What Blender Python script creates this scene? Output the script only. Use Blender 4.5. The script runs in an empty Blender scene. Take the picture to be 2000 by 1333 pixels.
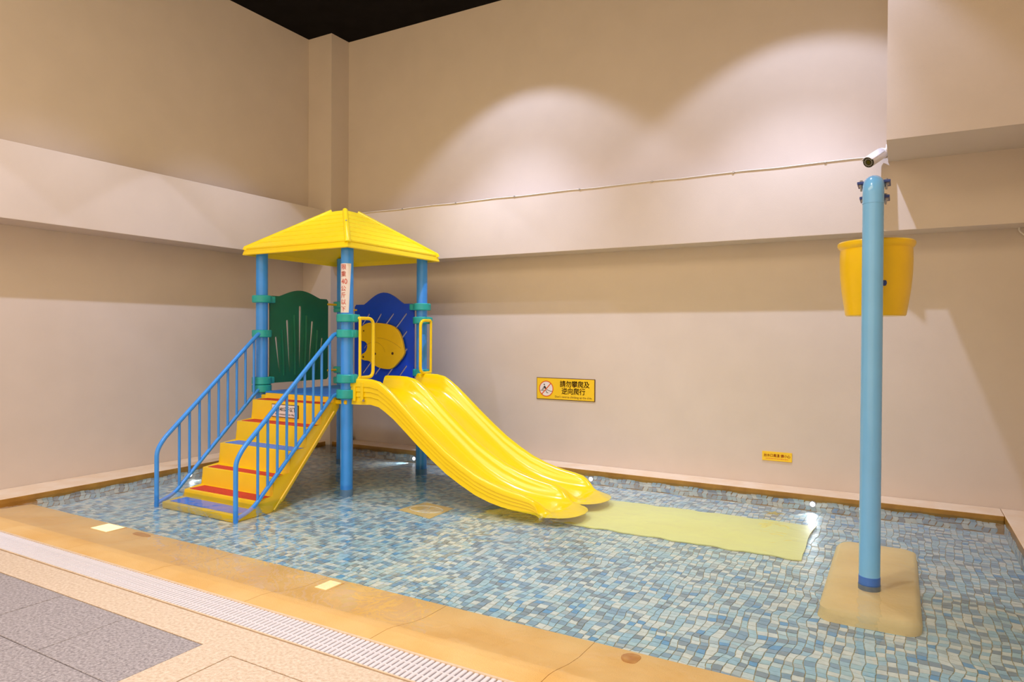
import bpy, bmesh, math, random
from mathutils import Vector, Matrix, noise
random.seed(7)
S = bpy.context.scene
COL = S.collection
PI = math.pi

# ------------------------------------------------------------------ camera
F = 1332.54
YAW, PITCH, ROLL = 0.518479505, -8.29740114e-03, 5.77844085e-03
fw = Vector((-math.sin(YAW)*math.cos(PITCH), math.cos(YAW)*math.cos(PITCH), math.sin(PITCH)))
r0 = Vector((math.cos(YAW), math.sin(YAW), 0)); u0 = r0.cross(fw)
rt = r0*math.cos(ROLL) + u0*math.sin(ROLL); up = -r0*math.sin(ROLL) + u0*math.cos(ROLL)
CAM = Vector((0, 0, 1.5))
cd = bpy.data.cameras.new('camera'); cam = bpy.data.objects.new('camera', cd); COL.objects.link(cam)
cam.matrix_world = Matrix(((rt.x, up.x, -fw.x, CAM.x), (rt.y, up.y, -fw.y, CAM.y), (rt.z, up.z, -fw.z, CAM.z), (0, 0, 0, 1)))
cd.sensor_width = 36; cd.lens = F/2000*36; cd.clip_start = .05
S.camera = cam
def proj(p):
    d = Vector(p)-CAM; z = d.dot(fw)
    if z < .05: return None
    return (1000+F*d.dot(rt)/z, 666.5-F*d.dot(up)/z, z)

# ------------------------------------------------------------------ world, exposure, lamps
S.view_settings.view_transform = 'Standard'
S.view_settings.look = 'None'
S.view_settings.gamma = 1.0
S.view_settings.exposure = 0.07
S.view_settings.use_curve_mapping = False
w = bpy.data.worlds.new('hall_light'); S.world = w; w.use_nodes = True
bg = w.node_tree.nodes['Background']; bg.inputs[0].default_value = (1, .72, .40, 1); bg.inputs[1].default_value = 1.5

def aim(o, target):
    o.rotation_euler = (Vector(target)-o.location).to_track_quat('-Z', 'Y').to_euler()
def spot(name, loc, target, power, angle, blend, color, radius=.03):
    l = bpy.data.lights.new(name, 'SPOT'); l.energy = power; l.spot_size = math.radians(angle); l.spot_blend = blend
    l.color = color; l.shadow_soft_size = radius
    o = bpy.data.objects.new(name, l); COL.objects.link(o); o.location = loc; aim(o, target); return o
def area(name, loc, target, power, sx, sy, color):
    l = bpy.data.lights.new(name, 'AREA'); l.energy = power; l.shape = 'RECTANGLE'; l.size = sx; l.size_y = sy; l.color = color
    o = bpy.data.objects.new(name, l); COL.objects.link(o); o.location = loc; aim(o, target); return o
COOL = (.80, .90, 1.22)
# wall washers hung from the ceiling along the back wall and the left wall, each paired with an added fill beam that lifts the lower wall
for x in (-3.85, -.86):
    spot('wall_washer', (x, 5.65, 5.1), (x, 6.40, 3.15), 88, 96, .30, COOL)
    spot('low_wall_fill', (x, 5.65, 5.1), (x-.15, 7.0, .8), 280, 70, 1.0, COOL)
for y in (1.7, 3.5, 5.3):
    spot('wall_washer', (-5.30, y, 5.1), (-5.30, y+.001, 3.1), 62, 89, .06, COOL)
    spot('low_wall_fill', (-5.30, y, 5.1), (-7.2, y, .7), 105, 62, 1.0, COOL)
# ceiling lights of the deck area, then a large unseen area light added as fill
for x, y in ((-4.6, .3), (-2.4, .3), (0.0, .3)):
    spot('deck_downlight', (x, y, 5.2), (x-.1, y+1.5, 0), 190, 74, .9, (.76, .92, 1.25), .06)
for x in (-3.4, -1.0):
    spot('pool_downlight', (x, 3.2, 5.3), (x, 4.6, 0), 135, 84, .9, (.92, .96, 1.0), .06)
area('hall_fill_light', (-3.0, 1.4, 5.4), (-3.2, 3.2, 0), 205, 5, 2.5, (1, .78, .50))

# ------------------------------------------------------------------ materials
MATS = {}
def mat(name, col, rough=.5, vary=0.0, scale=8.0, col2=None, bump=0.0, bscale=60.0, spec=.5, metal=0.0, detail=4, coord='Object', coat=0.0):
    if name in MATS: return MATS[name]
    m = bpy.data.materials.new(name); m.use_nodes = True; nt = m.node_tree; b = nt.nodes['Principled BSDF']
    b.inputs['Base Color'].default_value = (*col, 1); b.inputs['Roughness'].default_value = rough
    b.inputs['Specular IOR Level'].default_value = spec; b.inputs['Metallic'].default_value = metal
    b.inputs['Coat Weight'].default_value = coat
    tc = nt.nodes.new('ShaderNodeTexCoord')
    if vary > 0 or col2:
        n = nt.nodes.new('ShaderNodeTexNoise'); n.inputs['Scale'].default_value = scale; n.inputs['Detail'].default_value = detail
        nt.links.new(tc.outputs[coord], n.inputs['Vector'])
        mx = nt.nodes.new('ShaderNodeMix'); mx.data_type = 'RGBA'
        c2 = col2 or tuple(max(0, c*(1-vary)) for c in col)
        c1 = col if col2 else tuple(c*(1+vary) for c in col)
        mx.inputs[6].default_value = (*c1, 1); mx.inputs[7].default_value = (*c2, 1)
        rp = nt.nodes.new('ShaderNodeMapRange'); rp.inputs[1].default_value = .3; rp.inputs[2].default_value = .7
        nt.links.new(n.outputs[0], rp.inputs[0]); nt.links.new(rp.outputs[0], mx.inputs[0]); nt.links.new(mx.outputs[2], b.inputs['Base Color'])
    if bump > 0:
        n2 = nt.nodes.new('ShaderNodeTexNoise'); n2.inputs['Scale'].default_value = bscale; n2.inputs['Detail'].default_value = 3
        nt.links.new(tc.outputs[coord], n2.inputs['Vector'])
        bp = nt.nodes.new('ShaderNodeBump'); bp.inputs['Strength'].default_value = bump; bp.inputs['Distance'].default_value = .01
        nt.links.new(n2.outputs[0], bp.inputs['Height']); nt.links.new(bp.outputs[0], b.inputs['Normal'])
    MATS[name] = m; return m
def emit(name, col, strength):
    m = bpy.data.materials.new(name); m.use_nodes = True; nt = m.node_tree; b = nt.nodes['Principled BSDF']
    b.inputs['Base Color'].default_value = (*col, 1); b.inputs['Emission Color'].default_value = (*col, 1); b.inputs['Emission Strength'].default_value = strength
    tc = nt.nodes.new('ShaderNodeTexCoord'); n = nt.nodes.new('ShaderNodeTexNoise'); n.inputs['Scale'].default_value = 12
    mr = nt.nodes.new('ShaderNodeMapRange'); mr.inputs[3].default_value = strength*.9; mr.inputs[4].default_value = strength*1.1
    nt.links.new(tc.outputs['Object'], n.inputs[0]); nt.links.new(n.outputs[0], mr.inputs[0]); nt.links.new(mr.outputs[0], b.inputs['Emission Strength'])
    return m
M_WALL = mat('painted_plaster', (.665, .575, .512), .85, .02, 3.0, bump=.12, bscale=220, spec=.2)
M_CEIL = mat('black_ceiling', (.006, .005, .006), .9, .3, 4, spec=.1)
M_KERB = mat('beige_kerb_stone', (.86, .71, .55), .6, scale=5, col2=(.80, .60, .40), bump=.15, bscale=150)
M_KERBWET = mat('wet_kerb_face', (.42, .22, .035), .3, scale=7, col2=(.30, .14, .02), bump=.15, bscale=120)
M_COPING = mat('wet_coping_stone', (.89, .58, .23), .45, scale=3.2, col2=(.81, .47, .14), bump=.35, bscale=140)
M_CREAM = mat('cream_pebble_stone', (.90, .75, .60), .6, scale=60, col2=(.66, .49, .34), bump=.5, bscale=170, detail=6)
M_GRANITE = mat('grey_granite', (.58, .53, .55), .6, scale=75, col2=(.25, .22, .23), bump=.6, bscale=160, detail=8)
M_MORTAR = mat('dark_mortar', (.12, .09, .07), .9, .2, 20)
M_GRATE = mat('white_grate_plastic', (.80, .76, .80), .4, .05, 20)
M_CHANNEL = mat('drain_channel', (.20, .16, .17), .8, .2, 12)
M_RUST = mat('drain_edge', (.78, .60, .42), .6, .1, 20)
M_YEL = mat('yellow_plastic', (.93, .60, .003), .28, .03, 6, bump=.03, bscale=300, coat=.15)
M_YEL2 = mat('yellow_slide_plastic', (.97, .70, .004), .22, .02, 4, coat=.25)
M_YELR = mat('yellow_roof_plastic', (.97, .74, .004), .35, .02, 5)
M_RED = mat('red_tread_rubber', (.62, .035, .02), .6, .15, 60, bump=.5, bscale=260)
M_BLUET = mat('blue_tread_rubber', (.10, .23, .75), .6, .12, 60, bump=.4, bscale=260)
M_BLUEP = mat('blue_post_paint', (.045, .32, .98), .28, .06, 6, bump=.04, bscale=260, coat=.2)
M_BLUEPAN = mat('blue_panel_plastic', (.002, .065, .75), .4, .06, 5, bump=.1, bscale=240)
M_GREENPAN = mat('green_panel_plastic', (.004, .15, .085), .4, .10, 5, bump=.1, bscale=240)
M_TEAL = mat('teal_clamp_plastic', (.02, .42, .42), .4, .1, 12)
M_DECK = mat('blue_deck_plastic', (.03, .20, .78), .45, .08, 8)
M_WHITE = mat('white_sign_face', (.82, .76, .78), .4, .02, 8)
M_BLACK = mat('black_ink', (.015, .012, .012), .5, .1, 10)
M_BROWNINK = mat('dark_brown_ink', (.10, .04, .015), .5, .1, 10)
M_REDINK = mat('red_ink', (.60, .05, .03), .5, .05, 10)
M_REDINK2 = mat('orange_red_ink', (.74, .12, .02), .5, .05, 10)
M_SIGNY = mat('yellow_sign_face', (.92, .60, .02), .4, .03, 8)
M_PALEBLUE = mat('pale_blue_pole_paint', (.19, .52, .98), .22, .03, 5, coat=.3)
M_NAVY = mat('navy_paint', (.02, .05, .25), .4, .1, 10)
M_DARKBLUE = mat('blue_band_paint', (.05, .18, .68), .4, .1, 10)
M_STEEL = mat('galvanised_steel', (.42, .40, .42), .35, .1, 30, metal=.6)
M_SOCKET = mat('grey_socket', (.22, .27, .28), .5, .15, 20)
M_ROCK = mat('sandstone_concrete', (.90, .66, .29), .8, scale=3.5, col2=(.82, .57, .22), bump=.3, bscale=40)
M_CAMW = mat('white_camera_shell', (.84, .80, .80), .35, .02, 8)
M_DARK = mat('dark_plastic', (.02, .017, .016), .35, .2, 10)
M_LENS = mat('lens_glass', (.01, .012, .01), .08, .1, 10, coat=.6)
M_MAT = mat('pale_yellow_vinyl', (.88, .85, .32), .5, scale=2.0, col2=(.84, .79, .28))
M_GROUT = mat('tan_grout', (.42, .34, .17), .9, .2, 30)
M_MOTIF = mat('orange_mosaic', (.88, .58, .16), .5, scale=14, col2=(.80, .52, .16))
M_MOTIFL = mat('pale_mosaic_line', (.85, .76, .55), .5, .05, 10)
M_STAR = mat('ochre_mosaic', (.58, .47, .15), .5, .1, 20)
M_CABLE = mat('white_cable', (.78, .72, .68), .5, .05, 20)
M_BRONZE = mat('dark_bronze', (.045, .025, .018), .4, .2, 20)
M_LED = emit('cool_led_lens', (.85, .92, 1.0), 6.0)
M_STEP = emit('warm_light_patch', (1.0, .86, .48), .9); M_STEPDIM = emit('dim_light_patch', (1.0, .84, .45), .25)  # emission stands in for light patches seen on the step
TILES = [mat('mosaic_tile_%s' % n, c, .35, .10, 25) for n, c in (
    ('ivory', (.76, .77, .68)), ('pale', (.63, .72, .69)), ('sky', (.39, .59, .67)), ('aqua', (.46, .64, .66)), ('steel', (.27, .41, .51)),
    ('slate', (.27, .34, .38)), ('azure', (.15, .38, .61)), ('mist', (.47, .55, .55)))]
TILEW = [.17, .17, .17, .12, .13, .12, .04, .08]

# water: fresnel mix of a clear tinted film and a mirror, rippled by a bump
def water_mat():
    m = bpy.data.materials.new('clear_water'); m.use_nodes = True; nt = m.node_tree; nt.nodes.clear()
    out = nt.nodes.new('ShaderNodeOutputMaterial'); mix = nt.nodes.new('ShaderNodeMixShader')
    tr = nt.nodes.new('ShaderNodeBsdfTransparent'); tr.inputs[0].default_value = (.97, .99, .985, 1)
    gl = nt.nodes.new('ShaderNodeBsdfGlossy'); gl.inputs['Roughness'].default_value = .015; gl.inputs[0].default_value = (1, 1, 1, 1)
    fr = nt.nodes.new('ShaderNodeFresnel'); fr.inputs[0].default_value = 1.33
    tc = nt.nodes.new('ShaderNodeTexCoord')
    n1 = nt.nodes.new('ShaderNodeTexNoise'); n1.inputs['Scale'].default_value = 4.5; n1.inputs['Detail'].default_value = 2.5; n1.inputs['Distortion'].default_value = .6
    bp = nt.nodes.new('ShaderNodeBump'); bp.inputs['Strength'].default_value = .35; bp.inputs['Distance'].default_value = .03
    L = nt.links.new
    L(tc.outputs['Object'], n1.inputs['Vector']); L(n1.outputs[0], bp.inputs['Height'])
    L(bp.outputs[0], gl.inputs['Normal']); L(bp.outputs[0], fr.inputs['Normal'])
    L(fr.outputs[0], mix.inputs[0]); L(tr.outputs[0], mix.inputs[1]); L(gl.outputs[0], mix.inputs[2]); L(mix.outputs[0], out.inputs[0])
    return m
M_WATER = water_mat()

# ------------------------------------------------------------------ helpers
def link(name, me, parent=None, m=None, smooth=False):
    if m is not None:
        me.materials.clear(); me.materials.append(m)
    if smooth:
        for p in me.polygons: p.use_smooth = True
    o = bpy.data.objects.new(name, me); COL.objects.link(o)
    if parent is not None: o.parent = parent
    return o
def pyd(name, v, f, m=None, parent=None, smooth=False):
    me = bpy.data.meshes.new(name); me.from_pydata([tuple(p) for p in v], [], f); me.update()
    return link(name, me, parent, m, smooth)
def from_bm(name, bm, m=None, parent=None, smooth=False, sharp=None):
    bmesh.ops.recalc_face_normals(bm, faces=bm.faces)
    me = bpy.data.meshes.new(name); bm.to_mesh(me); bm.free()
    o = link(name, me, parent, m, smooth)
    if smooth:
        me.set_sharp_from_angle(angle=math.radians(sharp or 40))
    return o
def bm_box(bm, a, b, bevel=0.0, seg=2):
    x0, y0, z0 = a; x1, y1, z1 = b
    r = bmesh.ops.create_cube(bm, size=1, matrix=Matrix.Translation(((x0+x1)/2, (y0+y1)/2, (z0+z1)/2)) @ Matrix.Diagonal((x1-x0, y1-y0, z1-z0, 1)))
    if bevel > 0:
        es = list({e for v in r['verts'] for e in v.link_edges})
        bmesh.ops.bevel(bm, geom=es, offset=bevel, segments=seg, affect='EDGES', profile=.5)
def box(name, a, b, m, parent=None, bevel=0.0):
    bm = bmesh.new(); bm_box(bm, a, b, bevel); return from_bm(name, bm, m, parent)
def bm_cyl(bm, p0, p1, r0_, r1_=None, seg=24, caps=True):
    p0 = Vector(p0); p1 = Vector(p1); d = p1-p0; r1_ = r0_ if r1_ is None else r1_
    q = d.to_track_quat('Z', 'Y').to_matrix().to_4x4()
    bmesh.ops.create_cone(bm, cap_ends=caps, segments=seg, radius1=r0_, radius2=r1_, depth=d.length, matrix=Matrix.Translation((p0+p1)/2) @ q)
def cyl(name, p0, p1, r, m, parent=None, seg=24, r1=None):
    bm = bmesh.new(); bm_cyl(bm, p0, p1, r, r1, seg); return from_bm(name, bm, m, parent, True)
def fillet(pts, r, n=6):
    pts = [Vector(p) for p in pts]; out = [pts[0]]
    for i in range(1, len(pts)-1):
        a, b, c = pts[i-1], pts[i], pts[i+1]
        d1 = (a-b); d2 = (c-b); k = min(r, d1.length*.45, d2.length*.45)
        s = b+d1.normalized()*k; e = b+d2.normalized()*k
        for j in range(n+1):
            t = j/n; out.append(s*(1-t)**2 + b*2*t*(1-t) + e*t*t)
    out.append(pts[-1]); return out
def bm_tube(bm, pts, r, seg=12, caps=True):
    pts = [Vector(p) for p in pts]; n = len(pts); rings = []
    t = (pts[1]-pts[0]).normalized(); ref = Vector((0, 0, 1)) if abs(t.z) < .9 else Vector((1, 0, 0))
    nrm = (ref-t*ref.dot(t)).normalized()
    for i in range(n):
        t = ((pts[i+1]-pts[i]).normalized() if i == 0 else (pts[i]-pts[i-1]).normalized() if i == n-1 else ((pts[i+1]-pts[i]).normalized()+(pts[i]-pts[i-1]).normalized()).normalized())
        nrm = (nrm-t*nrm.dot(t)).normalized(); bn = t.cross(nrm)
        rings.append([bm.verts.new(pts[i]+(nrm*math.cos(2*PI*k/seg)+bn*math.sin(2*PI*k/seg))*r) for k in range(seg)])
    for a, b in zip(rings, rings[1:]):
        for k in range(seg): bm.faces.new((a[k], a[(k+1) % seg], b[(k+1) % seg], b[k]))
    if caps: bm.faces.new(rings[0][::-1]); bm.faces.new(rings[-1])
def tube(name, pts, r, m, parent=None, seg=12):
    bm = bmesh.new(); bm_tube(bm, pts, r, seg); return from_bm(name, bm, m, parent, True, 50)
def lathe(name, prof, axis_o, m, parent=None, seg=40):
    bm = bmesh.new(); rings = []
    for r, z in prof:
        rings.append([bm.verts.new((axis_o[0]+r*math.cos(2*PI*k/seg), axis_o[1]+r*math.sin(2*PI*k/seg), axis_o[2]+z)) for k in range(seg)] if r > 1e-6 else [bm.verts.new((axis_o[0], axis_o[1], axis_o[2]+z))])
    for a, b in zip(rings, rings[1:]):
        for k in range(seg):
            if len(a) == 1 and len(b) == 1: continue
            if len(a) == 1: bm.faces.new((a[0], b[(k+1) % seg], b[k]))
            elif len(b) == 1: bm.faces.new((a[k], a[(k+1) % seg], b[0]))
            else: bm.faces.new((a[k], a[(k+1) % seg], b[(k+1) % seg], b[k]))
    return from_bm(name, bm, m, parent, True, 35)
def curve_shape(outer, holes, half, bevel, mtx):
    """filled 2D outline with real holes, thickness 2*half, as mesh data"""
    c = bpy.data.curves.new('outline', 'CURVE'); c.dimensions = '2D'; c.fill_mode = 'BOTH'; c.extrude = half-bevel; c.bevel_depth = bevel; c.bevel_resolution = 2
    if bevel > 0: c.offset = -bevel
    for pts in [outer]+holes:
        s = c.splines.new('POLY'); s.points.add(len(pts)-1); s.use_cyclic_u = True
        for q, p in zip(s.points, pts): q.co = (p[0], p[1], 0, 1)
    o = bpy.data.objects.new('outline', c); COL.objects.link(o); bpy.context.view_layer.update()
    me = bpy.data.meshes.new_from_object(o.evaluated_get(bpy.context.evaluated_depsgraph_get()))
    bpy.data.objects.remove(o); bpy.data.curves.remove(c); me.transform(mtx); return me
def shape(name, outer, holes, half, bevel, mtx, m, parent=None):
    return link(name, curve_shape(outer, holes, half, bevel, mtx), parent, m)
def text_mesh(s, size, ax='CENTER', sx=1.0, offset=0.0, extrude=0.0006):
    c = bpy.data.curves.new('text', 'FONT'); c.body = s; c.size = size; c.align_x = ax; c.align_y = 'CENTER'; c.offset = offset; c.extrude = extrude; c.resolution_u = 3
    o = bpy.data.objects.new('text', c); COL.objects.link(o); bpy.context.view_layer.update()
    me = bpy.data.meshes.new_from_object(o.evaluated_get(bpy.context.evaluated_depsgraph_get()))
    bpy.data.objects.remove(o); bpy.data.curves.remove(c)
    if sx != 1.0: me.transform(Matrix.Diagonal((sx, 1, 1, 1)))
    return me
def bold(me, d):
    bm = bmesh.new()
    for dx, dy in ((-d, 0), (d, 0), (0, d), (0, -d)):
        n0 = len(bm.verts); bm.from_mesh(me); bm.verts.ensure_lookup_table()
        for v in bm.verts[n0:]: v.co.x += dx; v.co.y += dy
    bm.to_mesh(me); bm.free(); return me
def join_meshes(name, mes, m, parent):
    bm = bmesh.new()
    for me in mes: bm.from_mesh(me); bpy.data.meshes.remove(me)
    me = bpy.data.meshes.new(name); bm.to_mesh(me); bm.free(); return link(name, me, parent, m)
def frame(o, ex, ey):
    ex = Vector(ex); ey = Vector(ey); ez = ex.cross(ey); o = Vector(o)
    return Matrix(((ex.x, ey.x, ez.x, o.x), (ex.y, ey.y, ez.y, o.y), (ex.z, ey.z, ez.z, o.z), (0, 0, 0, 1)))
def empty(name, loc=(0, 0, 0)):
    o = bpy.data.objects.new(name, None); o.location = loc; o.empty_display_size = .1; COL.objects.link(o); return o
def tag(o, label=None, cat=None, group=None, kind=None):
    if label: o['label'] = label
    if cat: o['category'] = cat
    if group: o['group'] = group
    if kind: o['kind'] = kind
    return o
def settle(root):
    """give the children of an empty coordinates relative to it"""
    bpy.context.view_layer.update()
    inv = Matrix.Translation(-root.location)
    for ch in root.children:
        ch.matrix_parent_inverse = inv
def struct(name, a, b, m, label, cat='wall', bevel=0.0):
    return tag(box(name, a, b, m, None, bevel), label, cat, None, 'structure')

# ------------------------------------------------------------------ room shell
ZC = 5.6
struct('wall_back', (-7.6, 7.2, -.4), (1.4, 7.5, ZC), M_WALL, 'beige plaster back wall behind the slide, washed by two ceiling spots')
struct('trim_8', (-7.3, -3.0, 3.19), (-7.2, 7.2, ZC), M_WALL, 'beige plaster upper part of the left wall, in shade', 'wall')
struct('wall_left', (-7.6, -3.0, -.4), (-7.3, 7.2, ZC), M_WALL, 'beige plaster wall on the left side of the pool')
struct('wall_right', (1.0, 1.5, -.4), (1.4, 7.2, ZC), M_WALL, 'beige plaster wall edge on the right side of the pool')
struct('ceiling', (-7.6, -3.0, ZC), (1.5, 7.6, ZC+.15), M_CEIL, 'black ceiling above the pool corner', 'ceiling')
struct('trim_1', (-7.2, 6.88, 2.44), (1.0, 7.2, 3.11), M_WALL, 'beige horizontal wall belt projecting along the back wall', 'wall trim', .004)
struct('trim_2', (-7.3, -3.0, 2.51), (-6.88, 6.88, 3.20), M_WALL, 'beige horizontal wall belt projecting along the left wall', 'wall trim', .004)
struct('trim_3', (-7.3, 6.865, -.2), (-6.77, 7.2, ZC), M_WALL, 'square plaster corner pillar behind the tower roof', 'pillar')
struct('trim_4', (-.115, 6.11, 3.05), (1.0, 7.2, ZC), M_WALL, 'beige boxed-in bulkhead in the upper right corner', 'bulkhead')

# pool kerbs: pale top, brown wet face
def kerb(name, a, b, label):
    bm = bmesh.new(); bm_box(bm, a, b, .008); bmesh.ops.recalc_face_normals(bm, faces=bm.faces)
    me = bpy.data.meshes.new(name); bm.to_mesh(me); bm.free(); me.materials.append(M_KERB); me.materials.append(M_KERBWET)
    for p in me.polygons:
        if abs(p.normal.z) < .5: p.material_index = 1
    o = bpy.data.objects.new(name, me); COL.objects.link(o); tag(o, label, 'kerb', None, 'structure'); return o
kerb('trim_5', (-6.86, 6.90, -.3), (.755, 7.2, .029), 'pale stone kerb with brown waterline along the back wall')
kerb('trim_6', (-7.3, 2.2, -.3), (-6.86, 7.2, .029), 'pale stone kerb with brown waterline along the left wall')
kerb('trim_7', (.755, 1.0, -.3), (1.0, 7.2, .029), 'orange stone kerb in the right corner of the pool')

# front coping that dips under water as a step, cut into slabs
cop = empty('floor_coping', (0, 2.56, 0)); tag(cop, 'wet orange stone coping dipping under water between grate and mosaic', 'coping', None, 'structure')
prof = [(2.562, -.06), (2.562, 0), (2.69, 0), (2.74, -.006), (2.80, -.018), (2.90, -.040), (3.02, -.056), (3.215, -.060), (3.228, -.065), (3.233, -.26), (2.562, -.26)]
x = -6.86; i = 0
while x < .75:
    x1 = min(x+.92, .755)
    v = []; n = len(prof)
    for xx in (x+.0015, x1-.0015):
        v += [(xx, p[0], p[1]) for p in prof]
    f = [tuple(range(n))[::-1], tuple(range(n, 2*n))] + [(k, (k+1) % n, n+(k+1) % n, n+k) for k in range(n)]
    pyd('coping_slab', v, f, M_COPING, cop); x = x1
M_STAIN = mat('rust_stain', (.62, .30, .07), .5, scale=30, col2=(.50, .20, .04))
for sx, sy, rx, ry, z in ((-5.09, 3.155, .10, .035, -.0565), (-1.12, 3.14, .045, .06, -.0565)):
    n = 18; vv = [(sx+rx*math.cos(2*PI*k/n)*(1+.10*math.sin(2*PI*k/n*3+sx)), sy+ry*math.sin(2*PI*k/n)*(1+.10*math.cos(2*PI*k/n*2)), z) for k in range(n)]
    pyd('stain', vv+[(p[0], p[1], z-.012) for p in vv], [tuple(range(n))]+[(k, n+k, n+(k+1) % n, (k+1) % n) for k in range(n)], M_STAIN, cop)
settle(cop)

# ------------------------------------------------------------------ deck
fl = struct('floor', (-7.2, -3.0, -.3), (1.0, 2.33, -.03), M_MORTAR, 'deck of cream and grey stone slabs in front of the pool drain', 'floor')
def slab(name, poly, m, z=0.0, bevel=.004):
    bm = bmesh.new(); vs = [bm.verts.new((p[0], p[1], -.03)) for p in poly]; f = bm.faces.new(vs)
    r = bmesh.ops.extrude_face_region(bm, geom=[f]); tv = [g for g in r['geom'] if isinstance(g, bmesh.types.BMVert)]
    for v_ in tv: v_.co.z = z
    te = list({e for v_ in tv for e in v_.link_edges if all(abs(q.co.z-z) < 1e-6 for q in e.verts)})
    bmesh.ops.bevel(bm, geom=te, offset=bevel, segments=2, affect='EDGES', profile=.5)
    return from_bm(name, bm, m, fl)
slab('cream_slab', [(-7.2, 2.117), (-7.2, 2.33), (1.0, 2.33), (1.0, 2.107), (-2.699, 2.107), (-2.699, -1.0), (-2.913, -1.0), (-2.913, 2.117)], M_CREAM, 0, .002)
slab('cream_slab', [(-2.692, -1.0), (-2.692, 2.100), (-1.2, 2.100), (-1.2, -1.0)], M_CREAM, 0, .002)
slab('cream_slab', [(-1.195, -1.0), (-1.195, 2.100), (1.0, 2.100), (1.0, -1.0)], M_CREAM, 0, .002)
rows = [(1.676, 2.112), (1.232, 1.671), (.79, 1.228), (.345, .785)]
for ri, (ya, yb) in enumerate(rows):
    off = 0 if ri % 2 == 0 else .135
    xs = [-2.916]+[-3.532-off-.6135*k for k in range(7)]
    for xa, xb in zip(xs[1:], xs[:-1]):
        slab('paver', [(xa+.002, ya), (xa+.002, yb), (xb-.002, yb), (xb-.002, ya)], M_GRANITE, -.001+random.uniform(-.001, .001))
box('channel_bed', (-7.2, 2.33, -.12), (1.0, 2.562, -.10), M_CHANNEL, fl)

# drain grate
gr = empty('drain_grate', (-3.2, 2.45, -.02)); tag(gr, 'long white slatted overflow drain grate between deck and coping', 'drain grate')
y0, y1 = 2.338, 2.553
bm = bmesh.new(); bm_box(bm, (-6.8, y0, -.028), (.7, y0+.010, .001)); bm_box(bm, (-6.8, y1-.008, -.028), (.7, y1+.006, .003)); from_bm('edge_rail', bm, M_RUST, gr)
for yy in (2.402, 2.468):
    box('cross_rail', (-6.8, yy, -.02), (.7, yy+.007, .0), M_GRATE, gr)
sm = bmesh.new(); bm_box(sm, (-.0105, y0+.010, -.022), (.0105, y1-.008, .001), .003, 1); bmesh.ops.recalc_face_normals(sm, faces=sm.faces)
sme = bpy.data.meshes.new('slat'); sm.to_mesh(sme); sm.free(); sme.materials.append(M_GRATE)
for k in range(200):
    o = bpy.data.objects.new('slat', sme); COL.objects.link(o); o.parent = gr; o.location = (-6.78+.030*k, 0, 0)
settle(gr)

# ------------------------------------------------------------------ pool floor with mosaic
ZF = -.12
pf = struct('pool_floor', (-6.86, 3.23, -.35), (.755, 6.92, ZF-.004), M_GROUT, 'blue and ivory mosaic pool floor under shallow water', 'pool floor')
PT = .0475
def warp(x, y):
    n1 = noise.noise_vector(Vector((x*3.1, y*3.1, 3.7))); n2 = noise.noise_vector(Vector((x*8.5, y*8.5, 9.1))); n3 = noise.noise_vector(Vector((x*27, y*27, 1.3)))
    return x+.030*n1.x+.017*n2.x+.006*n3.x, y+.030*n1.y+.017*n2.y+.006*n3.y
def tile_geo(i, j, h):
    xa, ya = -6.85+i*PT, 3.26+j*PT; g = .0026
    m = PT/2
    base = [(0, 0), (m, -.0), (PT, 0), (PT, m), (PT, PT), (m, PT), (0, PT), (0, m)]
    cx, cy = warp(xa+m, ya+m); top = []
    for u, v in base:
        wx, wy = warp(xa+u, ya+v); d = math.hypot(wx-cx, wy-cy); k = max(0, (d-g*1.2)/d)
        top.append((min(max(cx+(wx-cx)*k, -6.858), .75), max(cy+(wy-cy)*k, 3.238)))
    v = [(p[0], p[1], ZF+h) for p in top] + [(cx+(p[0]-cx)*1.03, cy+(p[1]-cy)*1.03, ZF-.004) for p in top]
    f = [tuple(range(8))] + [(k, 8+k, 8+(k+1) % 8, (k+1) % 8) for k in range(8)]
    return v, f
NX, NY = int(7.60/PT), int(3.64/PT)
cells = []
for j in range(NY):
    run = None
    for i in range(NX):
        xa, ya = -6.85+(i+.5)*PT, 3.26+(j+.5)*PT
        p = proj((xa, ya, ZF)); q = proj((xa, ya+PT, ZF)); r_ = proj((xa+PT, ya, ZF))
        ar = abs((q[0]-p[0])*(r_[1]-p[1])-(q[1]-p[1])*(r_[0]-p[0]))
        vis = 10 < p[0] < 1990 and 10 < p[1] < 1323 and not (1610 < p[0] < 1800 and 1050 < p[1] < 1240)
        cells.append((ar if vis else 0, i, j))
cells.sort(reverse=True)
V, Fc, MI = [], [], []
for idx, (ar, i, j) in enumerate(cells):
    mi = random.choices(range(8), TILEW)[0]; h = random.uniform(-.0008, .0012)
    v, f = tile_geo(i, j, h)
    if idx < 300:
        pyd('tile', v, f, TILES[mi], pf)
    else:
        b = len(V); V += v; Fc += [tuple(b+k for k in ff) for ff in f]; MI += [mi]*len(f)
def wall_tile(o, e, n, u, k):
    o = Vector(o); e = Vector(e); n = Vector(n); ez = Vector((0, 0, 1)); q = []
    for a, c in ((.02, .02), (.5, .0), (.98, .02), (1.0, .5), (.98, .98), (.5, 1.0), (.02, .98), (.0, .5)):
        p = o+e*(u+a*(PT-.002))+ez*(k*PT*.95+c*(PT*.95-.002)); p += e*.010*math.sin(13*p.z*6+u*17)+ez*.006*math.sin(u*19+k); q.append(p)
    b = len(V); V.extend([tuple(p+n*.005) for p in q]+[tuple(p-n*.002) for p in q])
    Fc.append(tuple(b+x_ for x_ in range(8))); Fc.extend((b+x_, b+8+x_, b+8+(x_+1) % 8, b+(x_+1) % 8) for x_ in range(8)); MI.extend([random.choices(range(8), TILEW)[0]]*9)
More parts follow.
